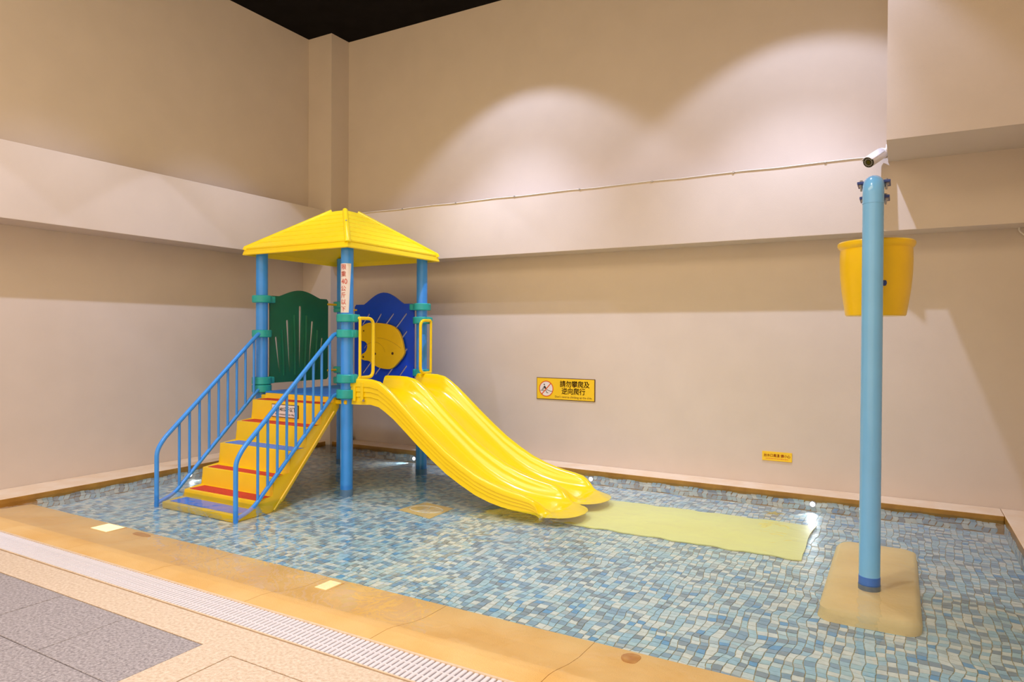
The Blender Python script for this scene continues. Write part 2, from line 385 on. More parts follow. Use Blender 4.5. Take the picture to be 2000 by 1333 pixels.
for kk in range(2):
    u = 0.0
    while u < 7.55: wall_tile((-6.85, 6.90, ZF), (1, 0, 0), (0, -1, 0), u, kk); u += PT
    u = 0.0
    while u < 3.6: wall_tile((-6.86, 3.26, ZF), (0, 1, 0), (1, 0, 0), u, kk); wall_tile((.755, 3.26, ZF), (0, 1, 0), (-1, 0, 0), u, kk); u += PT
me = bpy.data.meshes.new('mosaic_tiles'); me.from_pydata(V, [], Fc); me.update()
for t in TILES: me.materials.append(t)
me.polygons.foreach_set('material_index', MI)
o = link('mosaic_tiles', me, pf); o['kind'] = 'stuff'
# inlaid motifs
mo = empty('floor_motif', (-3.80, 5.08, ZF+.004)); tag(mo, 'orange square mosaic inlay with a pale line drawing on the pool floor', 'mosaic inlay', None, 'structure')
quad = [(-4.21, 5.17), (-3.98, 5.01), (-3.74, 4.98), (-3.70, 5.33), (-3.92, 5.47), (-4.10, 5.42)]
quad = [(p[0]*.9643, p[1]*.9643) for p in ((-4.17, 5.13), (-3.72, 5.02), (-3.74, 5.44), (-4.12, 5.49))]
def flat(name, poly, z0, z1, m, parent):
    n = len(poly); v = [(p[0], p[1], z0) for p in poly]+[(p[0], p[1], z1) for p in poly]
    return pyd(name, v, [tuple(range(n, 2*n))]+[(k, (k+1) % n, n+(k+1) % n, n+k) for k in range(n)], m, parent)
flat('inlay', quad, ZF, ZF+.004, M_MOTIF, mo)
bm = bmesh.new()
def rib(pts, r=.006): bm_tube(bm, [(p[0], p[1], ZF+.004) for p in pts], r, 6)
cxm, cym = -3.80, 5.08
rib([(cxm+.17*math.cos(a)*1.0, cym+.11*math.sin(a)) for a in [2*PI*k/28 for k in range(29)]])
rib([(cxm-.05+.05*math.cos(a), cym+.11*math.sin(a)) for a in [-PI/2+PI*k/10 for k in range(11)]])
for k in range(4): rib([(cxm+.02+.035*k, cym-.09+.012*k), (cxm+.06+.03*k, cym+.09-.012*k)], .004)
from_bm('line_drawing', bm, M_MOTIFL, mo, True); settle(mo)
for k, (sx, sy, lab) in enumerate(((-1.0, 6.62, 'small ochre starfish mosaic inlay near the back underwater light'), (.02, 5.92, 'small ochre starfish mosaic inlay behind the blue pole'))):
    pts = []
    for a in range(10):
        rr = .085 if a % 2 == 0 else .03
        pts.append((sx+rr*math.cos(a*PI/5+.3), sy+rr*math.sin(a*PI/5+.3)))
    tag(flat('starfish_inlay', pts, ZF, ZF+.004, M_STAR, None), lab, 'mosaic inlay', None, 'structure')

# water
NWX, NWY = 96, 52
vw = [(-6.9+7.66*a/NWX, 2.70+4.21*b/NWY, -.012) for b in range(NWY+1) for a in range(NWX+1)]
fwt = [(b*(NWX+1)+a, b*(NWX+1)+a+1, (b+1)*(NWX+1)+a+1, (b+1)*(NWX+1)+a) for b in range(NWY) for a in range(NWX)]
tag(pyd('pool_water', vw, fwt, M_WATER, None, True), 'clear shallow rippled water filling the children\'s pool', 'water', None, 'stuff')

# slip mat under the slide end
mt = []
NXm = 40
for side in (0, 1):
    for k in range(NXm+1):
        t = k/NXm if side == 0 else 1-k/NXm
        xx = -2.61+2.0*t; yy = (5.30+.0*t if side == 0 else 6.28+.03*t)
        mt.append((xx, yy+.012*math.sin(t*31+side)+.008*math.sin(t*57)))
right = [(-.625+.008*math.sin(k*.9), 5.32+.97*k/8) for k in range(1, 8)]
poly = mt[:NXm+1]+right+mt[NXm+1:]
tag(flat('slip_mat', poly, ZF+.003, ZF+.012, M_MAT, None), 'pale yellow vinyl landing mat under water at the slide end', 'mat')

# ------------------------------------------------------------------ play tower
T = empty('play_tower', (-5.455, 5.745, ZF)); tag(T, 'blue posted water play tower with yellow roof, stairs and double slide', 'play structure')
P = {1: (-6.08, 5.13), 2: (-4.835, 5.13), 3: (-4.835, 6.36), 4: (-6.08, 6.36)}
for k, (px, py) in P.items():
    bm = bmesh.new(); bm_cyl(bm, (px, py, ZF-.002), (px, py, 2.44), .0625, seg=32)
    from_bm('post', bm, M_BLUEP, T, True)
    cyl('post_base', (px, py, ZF), (px, py, -.055), .066, M_SOCKET, T, 28)
# clamps
def clamp(k, z, h=.08, lug=None, pin=None):
    px, py = P[k]; bm = bmesh.new(); seg = 32; R0, R1 = .0628, .104; b = .008
    pf_ = [(R0, z-h/2), (R1-b, z-h/2), (R1, z-h/2+b), (R1, z+h/2-b), (R1-b, z+h/2), (R0, z+h/2)]
    rings = [[bm.verts.new((px+r*math.cos(2*PI*q/seg), py+r*math.sin(2*PI*q/seg), zz)) for q in range(seg)] for r, zz in pf_]
    for a, c in zip(rings, rings[1:]):
        for q in range(seg): bm.faces.new((a[q], a[(q+1) % seg], c[(q+1) % seg], c[q]))
    if lug:
        d = Vector((lug[0], lug[1], 0)); n = Vector((-d.y, d.x, 0)); c0 = Vector((px, py, z))
        lo = c0+d*.085-n*.045-Vector((0, 0, h/2-.004)); hi = c0+d*(.14 if len(lug) < 3 else lug[2])+n*.045+Vector((0, 0, h/2-.004))
        bm_box(bm, tuple(min(a, c) for a, c in zip(lo, hi)), tuple(max(a, c) for a, c in zip(lo, hi)), .008)
    o = from_bm('clamp', bm, M_TEAL, T, True, 30)
    if pin:
        cyl('pin', (px+pin[0]*.09, py+pin[1]*.09, z+pin[2]), (px+pin[0]*.26, py+pin[1]*.26, z+pin[2]), .014, M_YEL, o, 14)
    return o
clamp(1, 1.88, lug=(0, 1, .15)); clamp(1, 1.503); clamp(1, .990, lug=(0, 1, .14)); clamp(1, .905)
clamp(2, 1.663, lug=(1, 0, .135)); clamp(2, 1.507, lug=(1, 0, .125)); clamp(2, 1.057, .085, lug=(1, 0, .135)); clamp(2, .903, .09)
clamp(3, 1.823, lug=(-1, 0, .15)); clamp(3, 1.667, lug=(1, 0, .125)); clamp(3, 1.062, lug=(1, 0, .12)); clamp(3, .93)
clamp(4, 1.865, pin=(0, -1, .0)); clamp(4, 1.80, .05, pin=(1, 0, 0)); clamp(4, 1.06, pin=(0, -1, 0)); clamp(4, .93)

# roof: square frustum of stepped shingle bands with hip ribs
RC = (-5.455, 5.745)
def ring_mesh(rings):
    bm = bmesh.new(); R = []
    for a, z in rings:
        R.append([bm.verts.new((RC[0]+sx*a, RC[1]+sy*a, z)) for sx, sy in ((-1, -1), (1, -1), (1, 1), (-1, 1))])
    for p, q in zip(R, R[1:]):
        for k in range(4): bm.faces.new((p[k], p[(k+1) % 4], q[(k+1) % 4], q[k]))
    return bm, R
A0, Z0, A1, Z1 = .735, 2.425, .105, 2.868
rg = [(.715, 2.40), (.735, 2.352), (.757, 2.352), (.762, 2.36), (.745, 2.418)]
NB = 7
for k in range(NB):
    t0, t1 = k/NB, (k+1)/NB
    a0 = A0+(A1-A0)*t0; a1 = A0+(A1-A0)*t1; z0 = Z0+(Z1-Z0)*t0; z1 = Z0+(Z1-Z0)*t1
    rg += [(a0+.016, z0-.010), (a0+.015, z0+.006), (a1+.024, z1-.004), (a1-.004, z1-.012)]
rg += [(A1, Z1+.002), (A1-.03, Z1+.014)]
bm, R = ring_mesh(rg); bm.faces.new(R[-1])
# hollow underside
R2 = [bm.verts.new((RC[0]+sx*.07, RC[1]+sy*.07, 2.80)) for sx, sy in ((-1, -1), (1, -1), (1, 1), (-1, 1))]
for k in range(4): bm.faces.new((R[0][(k+1) % 4], R[0][k], R2[k], R2[(k+1) % 4]))
bm.faces.new(R2[::-1])
from_bm('roof', bm, M_YELR, T)
for sx, sy in ((-1, -1), (1, -1), (1, 1), (-1, 1)):
    bm = bmesh.new(); bm_tube(bm, [(RC[0]+sx*.742, RC[1]+sy*.742, 2.405), (RC[0]+sx*.735, RC[1]+sy*.735, 2.430), (RC[0]+sx*.098, RC[1]+sy*.098, 2.870)], .030, 10)
    o = from_bm('hip_rib', bm, M_YELR, T, True)
    if (sx, sy) == (1, -1):
        bm = bmesh.new(); c = Vector((RC[0]+sx*.40, RC[1]+sy*.40, 2.679)); bm_cyl(bm, c, c+Vector((.008, -.008, .016)), .009, seg=10); from_bm('bolt', bm, M_STEEL, o)

# deck
bm = bmesh.new(); bm_box(bm, (-6.02, 5.07, .80), (-4.79, 6.40, .845), .01); from_bm('deck_frame', bm, M_YEL, T)
box('deck_board', (-6.0, 5.10, .845), (-4.80, 6.33, .880), M_DECK, T, .006)

# panels
def slot(a, b, w0, w1, n=5):
    a = Vector(a); b = Vector(b); d = (b-a).normalized(); nn = Vector((-d.y, d.x)); pts = []
    for k in range(n+1):
        t = PI*k/n; pts.append(tuple(a+nn*(w0*math.cos(t))-d*(w0*math.sin(t))))
    for k in range(n+1):
        t = PI*k/n; pts.append(tuple(b-nn*(w1*math.cos(t))+d*(w1*math.sin(t))))
    return pts
# green panel lies in the plane x = -6.08: local u = y, v = z
def arch(u0, u1, vb, vs, vt, n=14, shoulder=.13, r=.025):
    um = (u0+u1)/2; pts = [(u0+r, vb), (u1-r, vb), (u1, vb+r), (u1, vs-r), (u1-r, vs)]
    ua, ub = u1-shoulder, u0+shoulder
    for k in range(n+1):
        t = k/n; u = ua+(ub-ua)*t
        pts.append((u, vs+(vt-vs)*math.sin(PI*t)**1.15))
    pts += [(u0+r, vs), (u0, vs-r), (u0, vb+r)]
    return pts
gm = frame((-6.08, 0, 0), (0, 1, 0), (0, 0, 1))
gs = [slot((5.320, 1.455), (5.37, 1.075), .017, .007), slot((5.480, 1.645), (5.517, 1.07), .019, .007), slot((5.671, 1.81), (5.664, 1.12), .021, .008), slot((5.86, 1.64), (5.807, 1.07), .018, .007), slot((6.017, 1.445), (5.967, 1.08), .014, .006)]
gp = shape('green_panel', arch(5.235, 6.115, .955, 1.925, 2.005), gs, .009, .0, gm, M_GREENPAN, T); tag(gp, 'dark green panel with five fanned slots')
bm = bmesh.new()
for (a, b) in (((5.40, 1.55), (5.43, 1.03)), ((5.58, 1.72), (5.595, 1.03)), ((5.765, 1.72), (5.74, 1.03)), ((5.94, 1.55), (5.89, 1.03))):
    bm_tube(bm, [(-6.072, a[0], a[1]), (-6.066, (a[0]+b[0])/2, (a[1]+b[1])/2), (-6.072, b[0], b[1])], .014, 8)
from_bm('raised_rib', bm, M_GREENPAN, gp, True)
# blue panel in the plane y = 6.36: local u = x, v = z
bmx = frame((0, 6.36, 0), (1, 0, 0), (0, 0, 1))
bs = [slot((-5.735, 1.625), (-5.631, 1.745), .012, .013), slot((-5.640, 1.48), (-5.445, 1.745), .012, .013), slot((-5.712, 1.255), (-5.255, 1.745), .012, .013), slot((-5.725, 1.03), (-5.060, 1.745), .012, .013),
      slot((-5.530, 1.02), (-5.055, 1.535), .012, .013), slot((-5.340, 1.015), (-5.052, 1.330), .012, .013), slot((-5.150, 1.02), (-5.056, 1.130), .012, .013)]
bp_ = shape('blue_panel', arch(-5.86, -4.945, .915, 1.865, 2.005, shoulder=.15), bs, .010, .0, bmx, M_BLUEPAN, T); tag(bp_, 'royal blue panel with slanting slots and a yellow animal shape')
for xx in (-4.94,):
    cyl('pin', (-4.99, 6.36, 1.82), (-4.90, 6.36, 1.82), .014, M_YEL, bp_, 12)
blob = [(-5.716, 1.579), (-5.664, 1.619), (-5.581, 1.642), (-5.428, 1.638), (-5.288, 1.622), (-5.188, 1.587), (-5.12, 1.525), (-5.075, 1.426), (-5.049, 1.319), (-5.045, 1.281), (-5.079, 1.227), (-5.157, 1.148), (-5.215, 1.104), (-5.275, 1.089), (-5.385, 1.095), (-5.476, 1.12), (-5.579, 1.177), (-5.662, 1.186), (-5.709, 1.209), (-5.694, 1.261), (-5.652, 1.282), (-5.621, 1.318), (-5.611, 1.366), (-5.627, 1.397), (-5.663, 1.417), (-5.71, 1.428), (-5.721, 1.5)][::-1]
def smooth_loop(pts, n=3):
    out = []; N = len(pts)
    for i in range(N):
        p0, p1, p2, p3 = (Vector(pts[(i+k-1) % N]) for k in range(4))
        for j in range(n):
            t = j/n; q = .5*((2*p1)+(p2-p0)*t+(2*p0-5*p1+4*p2-p3)*t*t+(3*p1-p0-3*p2+p3)*t**3); out.append((q.x, q.y))
    return out
an = shape('animal_shape', smooth_loop(blob), [], .018, .006, frame((0, 6.315, 0), (1, 0, 0), (0, 0, 1)), M_YEL, bp_); tag(an, 'yellow rounded animal cut-out with dark bolt holes')
bm = bmesh.new()
for q, rr in (((-5.664, 1.544), .009), ((-5.482, 1.269), .014), ((-5.216, 1.278), .016), ((-5.669, 1.228), .013)):
    b2 = bmesh.new(); bm_cyl(b2, (q[0], 6.305, q[1]), (q[0], 6.294, q[1]), rr, seg=14); from_bm('bolt_hole', b2, M_BROWNINK, bp_, True)
for pts in ([(-5.50+.17*math.cos(a), 1.27+.14*math.sin(a)) for a in [PI*(.05+.8*k/12) for k in range(13)]], [(-5.45+.36*t, 1.46-.12*t*t) for t in [k/8 for k in range(9)]]):
    bm_tube(bm, [(u, 6.2975, v) for u, v in pts], .003, 6)
from_bm('crease_line', bm, mat('ochre_crease', (.62, .36, .002), .5, .1, 10), bp_, True)

# stairs
st = [(5.13, .862), (5.055, .868), (5.055, .811), (4.885, .811), (4.885, .607), (4.69, .605), (4.69, .408), (4.49, .406), (4.49, .20), (4.295, .195), (4.295, .022), (4.10, .018), (4.10, -.055), (3.875, -.058), (3.875, ZF+.002), (4.27, ZF+.002), (4.42, -.03), (5.07, .70), (5.13, .76)]
XL, XR = -5.935, -4.93
bm = bmesh.new(); n = len(st)
va = [bm.verts.new((XL, y, z)) for y, z in st]; vb = [bm.verts.new((XR, y, z)) for y, z in st]
bm.faces.new(va); bm.faces.new(vb[::-1])
for k in range(n): bm.faces.new((va[k], vb[k], vb[(k+1) % n], va[(k+1) % n]))
bmesh.ops.bevel(bm, geom=[e for e in bm.edges], offset=.010, segments=2, affect='EDGES', profile=.5)
sc = from_bm('staircase', bm, M_YEL, T, True, 35); tag(sc, 'yellow moulded staircase')
# raised edge moulding along the stair flank
bm = bmesh.new(); bm_tube(bm, [(XR+.001, 4.30, -.10), (XR+.001, 4.50, .115), (XR+.001, 5.05, .725)], .010, 6); from_bm('flank_rib', bm, M_YEL, sc, True)
for (ya, yb, z, m_, lab) in ((4.905, 5.045, .811, M_RED, 'red'), (4.712, 4.876, .605, M_RED, 'red'), (4.512, 4.682, .406, M_BLUET, 'blue'), (4.318, 4.482, .1945, M_RED, 'red'), (4.125, 4.287, .0185, M_RED, 'red'), (3.92, 4.092, -.0575, M_BLUET, 'blue')):
    o = box('tread_mat', (XL+.05, ya, z-.002), (XR-.03, yb, z+.004), m_, sc, .002); tag(o, lab+' non-slip tread mat')
# weight plate on the top riser
pl = box('weight_plate', (-5.628, 4.876, .650), (-5.247, 4.884, .782), M_BLACK, T, .001); tag(pl, 'white weight limit plate with black border')
box('plate_face', (-5.621, 4.874, .656), (-5.254, 4.8765, .776), M_WHITE, pl)
fm = frame((-5.4375, 4.8735, .730), (1, 0, 0), (0, 0, 1))
t1 = bold(text_mesh('限重40公斤以下', .050, sx=.93), .0007); t1.transform(fm)
t2 = text_mesh('Weight limitation is under 40kg', .0225, sx=.95); t2.transform(frame((-5.4375, 4.8735, .681), (1, 0, 0), (0, 0, 1)))
join_meshes('lettering', [t1, t2], M_BLACK, pl)

# paper strip wrapped on the front post
PXc, PYc = P[2]
view = math.atan2(-PYc, -PXc)            # direction from the post towards the viewer's side
def on_post(a, z, r): return (PXc+r*math.cos(a), PYc+r*math.sin(a), z)
a_l, a_r = view-math.radians(76), view+math.radians(36)   # left to right as seen from the stairs
v, f = [], []
NA, NZ = 14, 8
for iz in range(NZ+1):
    z = 1.717+(2.207-1.717)*iz/NZ
    ar = a_r-math.radians(22)*(1-iz/NZ)
    for ia in range(NA+1):
        v.append(on_post(a_l+(ar-a_l)*ia/NA, z, .0645))
for iz in range(NZ):
    for ia in range(NA):
        b = iz*(NA+1)+ia; f.append((b, b+1, b+NA+2, b+NA+1))
stp = pyd('paper_strip', v, f, M_WHITE, T, True); tag(stp, 'white paper strip with red vertical lettering')
chars = [('限', 2.168, .060, 1.0), ('重', 2.098, .060, 1.0), ('40', 2.025, .074, .85), ('公', 1.955, .058, 1), ('斤', 1.888, .058, 1), ('以', 1.820, .058, 1), ('下', 1.752, .056, 1)]
mes = []
for ch, z, size, sx in chars:
    t = text_mesh(ch, size, sx=sx, extrude=0.0)
    ac = view-math.radians(34 if ch != '40' else 26)
    for vv in t.vertices:
        a = ac+vv.co.x/.0655; zz = z+vv.co.y; vv.co = Vector(on_post(a, zz, .0685))
    mes.append(t)
join_meshes('lettering', mes, M_REDINK, stp)

# stair handrails with balusters
for X, lab in ((-6.03, 'left'), (-4.925, 'right')):
    hr = tube('handrail', fillet([(X-.04 if lab == 'left' else X+.05, 5.13, 1.505), (X, 5.06, 1.503), (X, 5.03, 1.49), (X, 3.955, .505), (X, 3.885, .40), (X, 3.885, ZF)], .10, 6), .0205, M_BLUEP, T, 14)
    tag(hr, 'blue tubular handrail on the %s side of the stairs' % lab)
    tube('lower_rail', fillet([(X-.04 if lab == 'left' else X+.05, 5.13, .905), (X, 5.04, .895), (X, 4.985, .845), (X, 4.06, -.035), (X, 3.885, -.09)], .07, 5), .0185, M_BLUEP, hr, 12)
    ys = [4.985-(4.985-4.115)*k/8 for k in range(9)]
    for y in ys:
        zt = 1.49+(y-5.03)*(.985/1.075); zb = .845+(y-4.985)*(.88/.925)
        cyl('baluster', (X, y, zb), (X, y, zt-.005), .0125, M_BLUEP, hr, 10)

# grab bars at the slide entrance
for sgn, yc, lab in ((1, 5.155, 'near'), (-1, 6.345, 'far')):
    X = -4.69
    pts = fillet([(X-.08, yc-.02*sgn, 1.662), (X, yc, 1.662), (X, yc+.20*sgn, 1.662), (X, yc+.20*sgn, 1.068), (X, yc, 1.068), (X-.08, yc-.02*sgn, 1.068)], .075, 6)
    gb = tube('grab_bar', pts, .0175, M_YEL2, T, 14); tag(gb, 'yellow D-shaped grab bar on the %s side of the slide' % lab)
    cyl('bar', (X, yc+.005*sgn, 1.068), (X, yc+.005*sgn, 1.662), .0150, M_YEL2, gb, 12)

# double slide: cross-section swept along x
TZ = [(-4.79, 1.062), (-4.66, 1.064), (-4.52, 1.060), (-4.42, 1.040), (-4.34, .995), (-4.24, .925), (-4.10, .812), (-3.95, .688), (-3.78, .555), (-3.62, .437), (-3.46, .340), (-3.30, .256), (-3.15, .200), (-3.03, .166), (-2.92, .143), (-2.82, .127), (-2.74, .108), (-2.68, .082), (-2.63, .048), (-2.59, .004), (-2.56, -.012), (-2.50, -.024), (-2.44, -.036)]
DEP = [.175, .175, .175, .172, .17, .165, .165, .165, .165, .165, .162, .155, .150, .143, .135, .125, .110, .088, .058, .026, .006, .001, .0]
HGT = [.262, .262, .252, .250, .248, .240, .235, .230, .222, .212, .200, .190, .180, .170, .160, .150, .135, .112, .085, .055, .03, .016, .003]
Y0, Y1 = 5.135, 6.245; YM = (Y0+Y1)/2
def lane(a, b):      # profile between two ridge tops: (y, fraction of depth, height offset)
    wd = b-a; c = (a+b)/2
    return [(a+.024, .02), (a+.042, .12), (a+.058, .36), (a+.078, .66), (a+.11, .88), (a+.16, .985), (c, 1.03), (b-.16, .985), (b-.11, .88), (b-.078, .66), (b-.058, .36), (b-.042, .12), (b-.024, .02)]
bm = bmesh.new(); rings = []
for (xs, zt), d, h in zip(TZ, DEP, HGT):
    side = [(.0, 1.0), (.004, .72), (-.006, .70), (-.002, .52), (-.012, .50), (-.008, .33), (-.018, .31), (-.016, .08), (-.008, .02)]
    sec = [(Y0+o-.002, zt-h*fz) for o, fz in side]
    sec += [(Y0+.004, zt)]
    for yy, fz in lane(Y0, YM): sec.append((yy, zt-d*fz))
    sec += [(YM-.008, zt-.0), (YM+.008, zt-.0)]
    for yy, fz in lane(YM, Y1): sec.append((yy, zt-d*fz))
    sec += [(Y1-.004, zt)]
    sec += [(Y1-o+.002, zt-h*fz) for o, fz in reversed(side)]
    under = [yy for yy, fz in lane(Y0, YM)]+[YM]+[yy for yy, fz in lane(YM, Y1)]
    hb = max(h, d+.03) if xs < -2.52 else h
    sec += [(yy, zt-hb) for yy in reversed(under)]
    end = max(0, (xs+2.72)/.28)
    ring = []
    for yy, zz in sec:
        q = (yy-Y0)/(YM-Y0); q = q-1 if q > 1 else q
        q = min(max(q, 0), 1); bulge = math.sqrt(max(0, 1-(2*q-1)**2))
        xx = xs+(.085*bulge-.14*(1-bulge))*min(1, end)
        ring.append(bm.verts.new((xx, yy, zz)))
    rings.append(ring)
for a, b in zip(rings, rings[1:]):
    m_ = len(a)
    for k in range(m_): bm.faces.new((a[k], a[(k+1) % m_], b[(k+1) % m_], b[k]))
bm.faces.new(rings[0][::-1])
sl = from_bm('slide', bm, M_YEL2, T, True, 50); tag(sl, 'bright yellow double-lane slide with a central ridge')
# bolted collar of the slide at the tower
bm = bmesh.new()
for xx in (-4.74, -4.64):
    bm_box(bm, (xx, Y0-.026, .835), (xx+.035, Y0-.006, 1.03), .006)
from_bm('slide_collar', bm, M_YEL2, sl)
cyl('bolt', (-4.60, Y0-.012, .848), (-4.60, Y0-.028, .848), .011, M_STEEL, sl, 12)
settle(T)

# ------------------------------------------------------------------ bucket pole
PB = (-.157, 4.729)
B = empty('bucket_pole', (PB[0], PB[1], ZF)); tag(B, 'pale blue pole carrying a yellow tipping bucket, on a sandstone block', 'water feature')
# base block with rounded corners
def rrect(x0, y0, x1, y1, r, n=5):
    pts = []
    for cx_, cy_, a0 in ((x1-r, y1-r, 0), (x0+r, y1-r, 90), (x0+r, y0+r, 180), (x1-r, y0+r, 270)):
        for k in range(n+1):
            a = math.radians(a0+90*k/n); pts.append((cx_+r*math.cos(a), cy_+r*math.sin(a)))
    return pts
bm = bmesh.new(); base = rrect(-.405, 4.27, .11, 5.78, .09)
lay = [(0, ZF, 1.02), (0, -.085, 1.005), (0, -.06, .985), (0, -.048, .95)]
R = []
ccx, ccy = -.1475, 5.025
for _, z, k in lay:
    R.append([bm.verts.new((ccx+(p[0]-ccx)*(1-(1-k)*2.2 if k < 1 else k)+.006*math.sin(7*p[1]+3*z*40), ccy+(p[1]-ccy)*(1-(1-k)*.8 if k < 1 else k)+.006*math.sin(9*p[0]), z)) for p in base])
for a, b in zip(R, R[1:]):
    for k in range(len(a)): bm.faces.new((a[k], a[(k+1) % len(a)], b[(k+1) % len(a)], b[k]))
bm.faces.new(R[-1])
tag(from_bm('base_block', bm, M_ROCK, B, True, 40), 'rounded sandstone-coloured concrete block under water')
PR = .0590
px, py = PB
bm = bmesh.new()
bm_tube(bm, [(px, py, -.02), (px, py, 2.322)], PR, 40); from_bm('pole', bm, M_PALEBLUE, B, True, 40)
arc = [(px, py, 2.3225)]+[(px, py+.062-.062*math.cos(a), 2.382+.062*math.sin(a)) for a in [PI/2*k/8 for k in range(9)]]+[(px, py+.115, 2.444)]
bm = bmesh.new(); bm_tube(bm, arc, PR+.0006, 40); o = from_bm('pole_elbow', bm, M_PALEBLUE, B, True, 40)
cyl('weld_seam', (px, py, 2.319), (px, py, 2.326), PR+.0018, M_PALEBLUE, B, 40)
cyl('blue_band', (px, py, -.018), (px, py, .034), PR+.0015, M_DARKBLUE, B, 40)
cyl('pole_socket', (px, py, -.06), (px, py, -.018), PR+.004, M_SOCKET, B, 40)
# bracket behind the pole: two flange plates with hanging bolts
for z, xa, xb in ((2.468, -.250, -.066), (2.374, -.236, -.070)):
    fl_ = box('flange_plate', (xa, 4.80, z-.008), (xb, 4.95, z+.008), M_NAVY, B, .003)
    for xx in (xa+.022, xb-.022):
        bm = bmesh.new(); bm_cyl(bm, (xx, 4.83, z-.022), (xx, 4.83, z-.008), .017, seg=6); bm_cyl(bm, (xx, 4.83, z-.048), (xx, 4.83, z-.022), .005, .009, 10); bm_cyl(bm, (xx, 4.83, z+.008), (xx, 4.83, z+.020), .012, .009, seg=6)
        from_bm('bolt', bm, M_STEEL, fl_, True)
cyl('arm', (px, py+.11, 2.42), (px, py+.11, 2.36), .045, M_PALEBLUE, B, 24)
# bucket
bc = (-.150, 5.075, 1.640)
bk = lathe('bucket', [(0, 0), (.172, 0), (.178, .006), (.190, .08), (.203, .17), (.212, .27), (.215, .36), (.213, .425), (.211, .437), (.222, .447), (.229, .462), (.228, .478), (.219, .486), (.205, .480), (.200, .43), (.200, .30), (.185, .10), (.165, .02), (0, .015)], bc, M_YEL, B, 56)
tag(bk, 'yellow tipping bucket with a rolled rim')
cyl('pivot_axle', (px+.02, py+.03, 1.845), (px+.02, 4.90, 1.845), .026, M_STEEL, bk, 16)
cyl('pivot_bolt', (px+.045, py+.03, 1.835), (px+.068, py+.045, 1.835), .018, M_NAVY, bk, 10)
settle(B)

# ------------------------------------------------------------------ signs on the back wall
YW = 7.2
def wall_mtx(x, z, d): return frame((x, YW-d, z), (1, 0, 0), (0, 0, 1))
x0, x1, z0, z1 = -3.762, -3.014, .748, 1.004
sg = empty('wall_sign', ((x0+x1)/2, YW, (z0+z1)/2)); tag(sg, 'yellow black-bordered warning sign with a red prohibition ring on the back wall', 'sign')
box('sign_border', (x0, YW-.008, z0), (x1, YW, z1), M_BROWNINK, sg, .001)
box('sign_face', (x0+.007, YW-.010, z0+.007), (x1-.009, YW-.0078, z1-.007), M_SIGNY, sg)
W_, H_ = x1-x0, z1-z0
t = [bold(text_mesh('請勿攀爬及', .081, sx=.93), .0012), bold(text_mesh('逆向爬行', .081, sx=.93), .0012), text_mesh("Don't reverse climbing up the slide.", .0335, sx=.98)]
t[0].transform(wall_mtx(x0+.660*W_, z0+.715*H_, .0106)); t[1].transform(wall_mtx(x0+.640*W_, z0+.395*H_, .0106)); t[2].transform(wall_mtx(x0+.640*W_, z0+.145*H_, .0106))
join_meshes('lettering', t, M_BROWNINK, sg)
pc = (x0+.172*W_, z0+.49*H_); ra = .094
circ = lambda r, n=40: [(r*math.cos(2*PI*k/n), r*math.sin(2*PI*k/n)) for k in range(n)]
shape('pictogram_disc', circ(ra-.004), [], .0003, 0, wall_mtx(pc[0], pc[1], .0104), M_WHITE, sg)
def bar2(a, b, wd):
    a = Vector(a); b = Vector(b); d = (b-a).normalized(); n_ = Vector((-d.y, d.x))*wd/2
    return [tuple(a+n_), tuple(a-n_), tuple(b-n_), tuple(b+n_)]
ms = [curve_shape([(p[0]-.026, p[1]+.048) for p in circ(.0085, 16)], [], .0003, 0, wall_mtx(pc[0], pc[1], .0109))]
for pts, wd in ((((-.026, .030), (-.006, .000)), .020), (((-.028, .026), (-.060, -.022)), .006), (((-.022, .018), (-.046, -.022)), .006), (((-.006, .000), (.018, -.016), (.050, -.026), (.078, -.028)), .006), (((-.080, -.024), (.0, -.024)), .004), (((.0, -.024), (.002, -.040), (.010, -.048), (.026, -.049)), .007)):
    for a, b in zip(pts, pts[1:]): ms.append(curve_shape(bar2(a, b, wd), [], .0003, 0, wall_mtx(pc[0], pc[1], .0109)))
join_meshes('pictogram_person', ms, M_BLACK, sg)
ms = [curve_shape(circ(ra), [circ(ra-.0105)], .0004, 0, wall_mtx(pc[0], pc[1], .0113)), curve_shape(bar2((-.058, -.066), (.058, .062), .012), [], .0004, 0, wall_mtx(pc[0], pc[1], .0113))]
join_meshes('prohibition_ring', ms, M_REDINK2, sg); settle(sg)

x0, x1, z0, z1 = -1.203, -.923, .263, .354
s2 = empty('outlet_sign', ((x0+x1)/2, YW, (z0+z1)/2)); tag(s2, 'small yellow sign with red writing low on the back wall near the pole', 'sign')
box('sign_face', (x0, YW-.010, z0), (x1, YW, z1), M_SIGNY, s2, .002)
t = bold(text_mesh('出水口高溫 請小心', .0335, sx=.90), .0005); t.transform(wall_mtx((x0+x1)/2, z0+.052, .0106))
join_meshes('lettering', [t], M_REDINK2, s2)
bm = bmesh.new(); ux = x0+.035
while ux < x1-.045:
    ww = random.uniform(.008, .022); bm_box(bm, (ux, YW-.0108, z0+.0205), (ux+ww, YW-.0098, z0+.0255)); ux += ww+.004
from_bm('fine_print', bm, M_REDINK2, s2); settle(s2)

# ------------------------------------------------------------------ small fittings
# cable with clips along the top edge of the belt
cb = empty('wall_cable', (-3.3, 6.875, 3.11)); tag(cb, 'thin white cable clipped along the belt on the back wall', 'cable')
tube('cable_run', [(-6.3+.31*k, 6.874, 3.108+.004*math.sin(k*2.1)) for k in range(21)], .0055, M_CABLE, cb, 8)
for k in range(7):
    box('cable_clip', (-5.55+.82*k, 6.866, 3.100), (-5.53+.82*k, 6.882, 3.116), M_STEEL, cb, .002)
settle(cb)
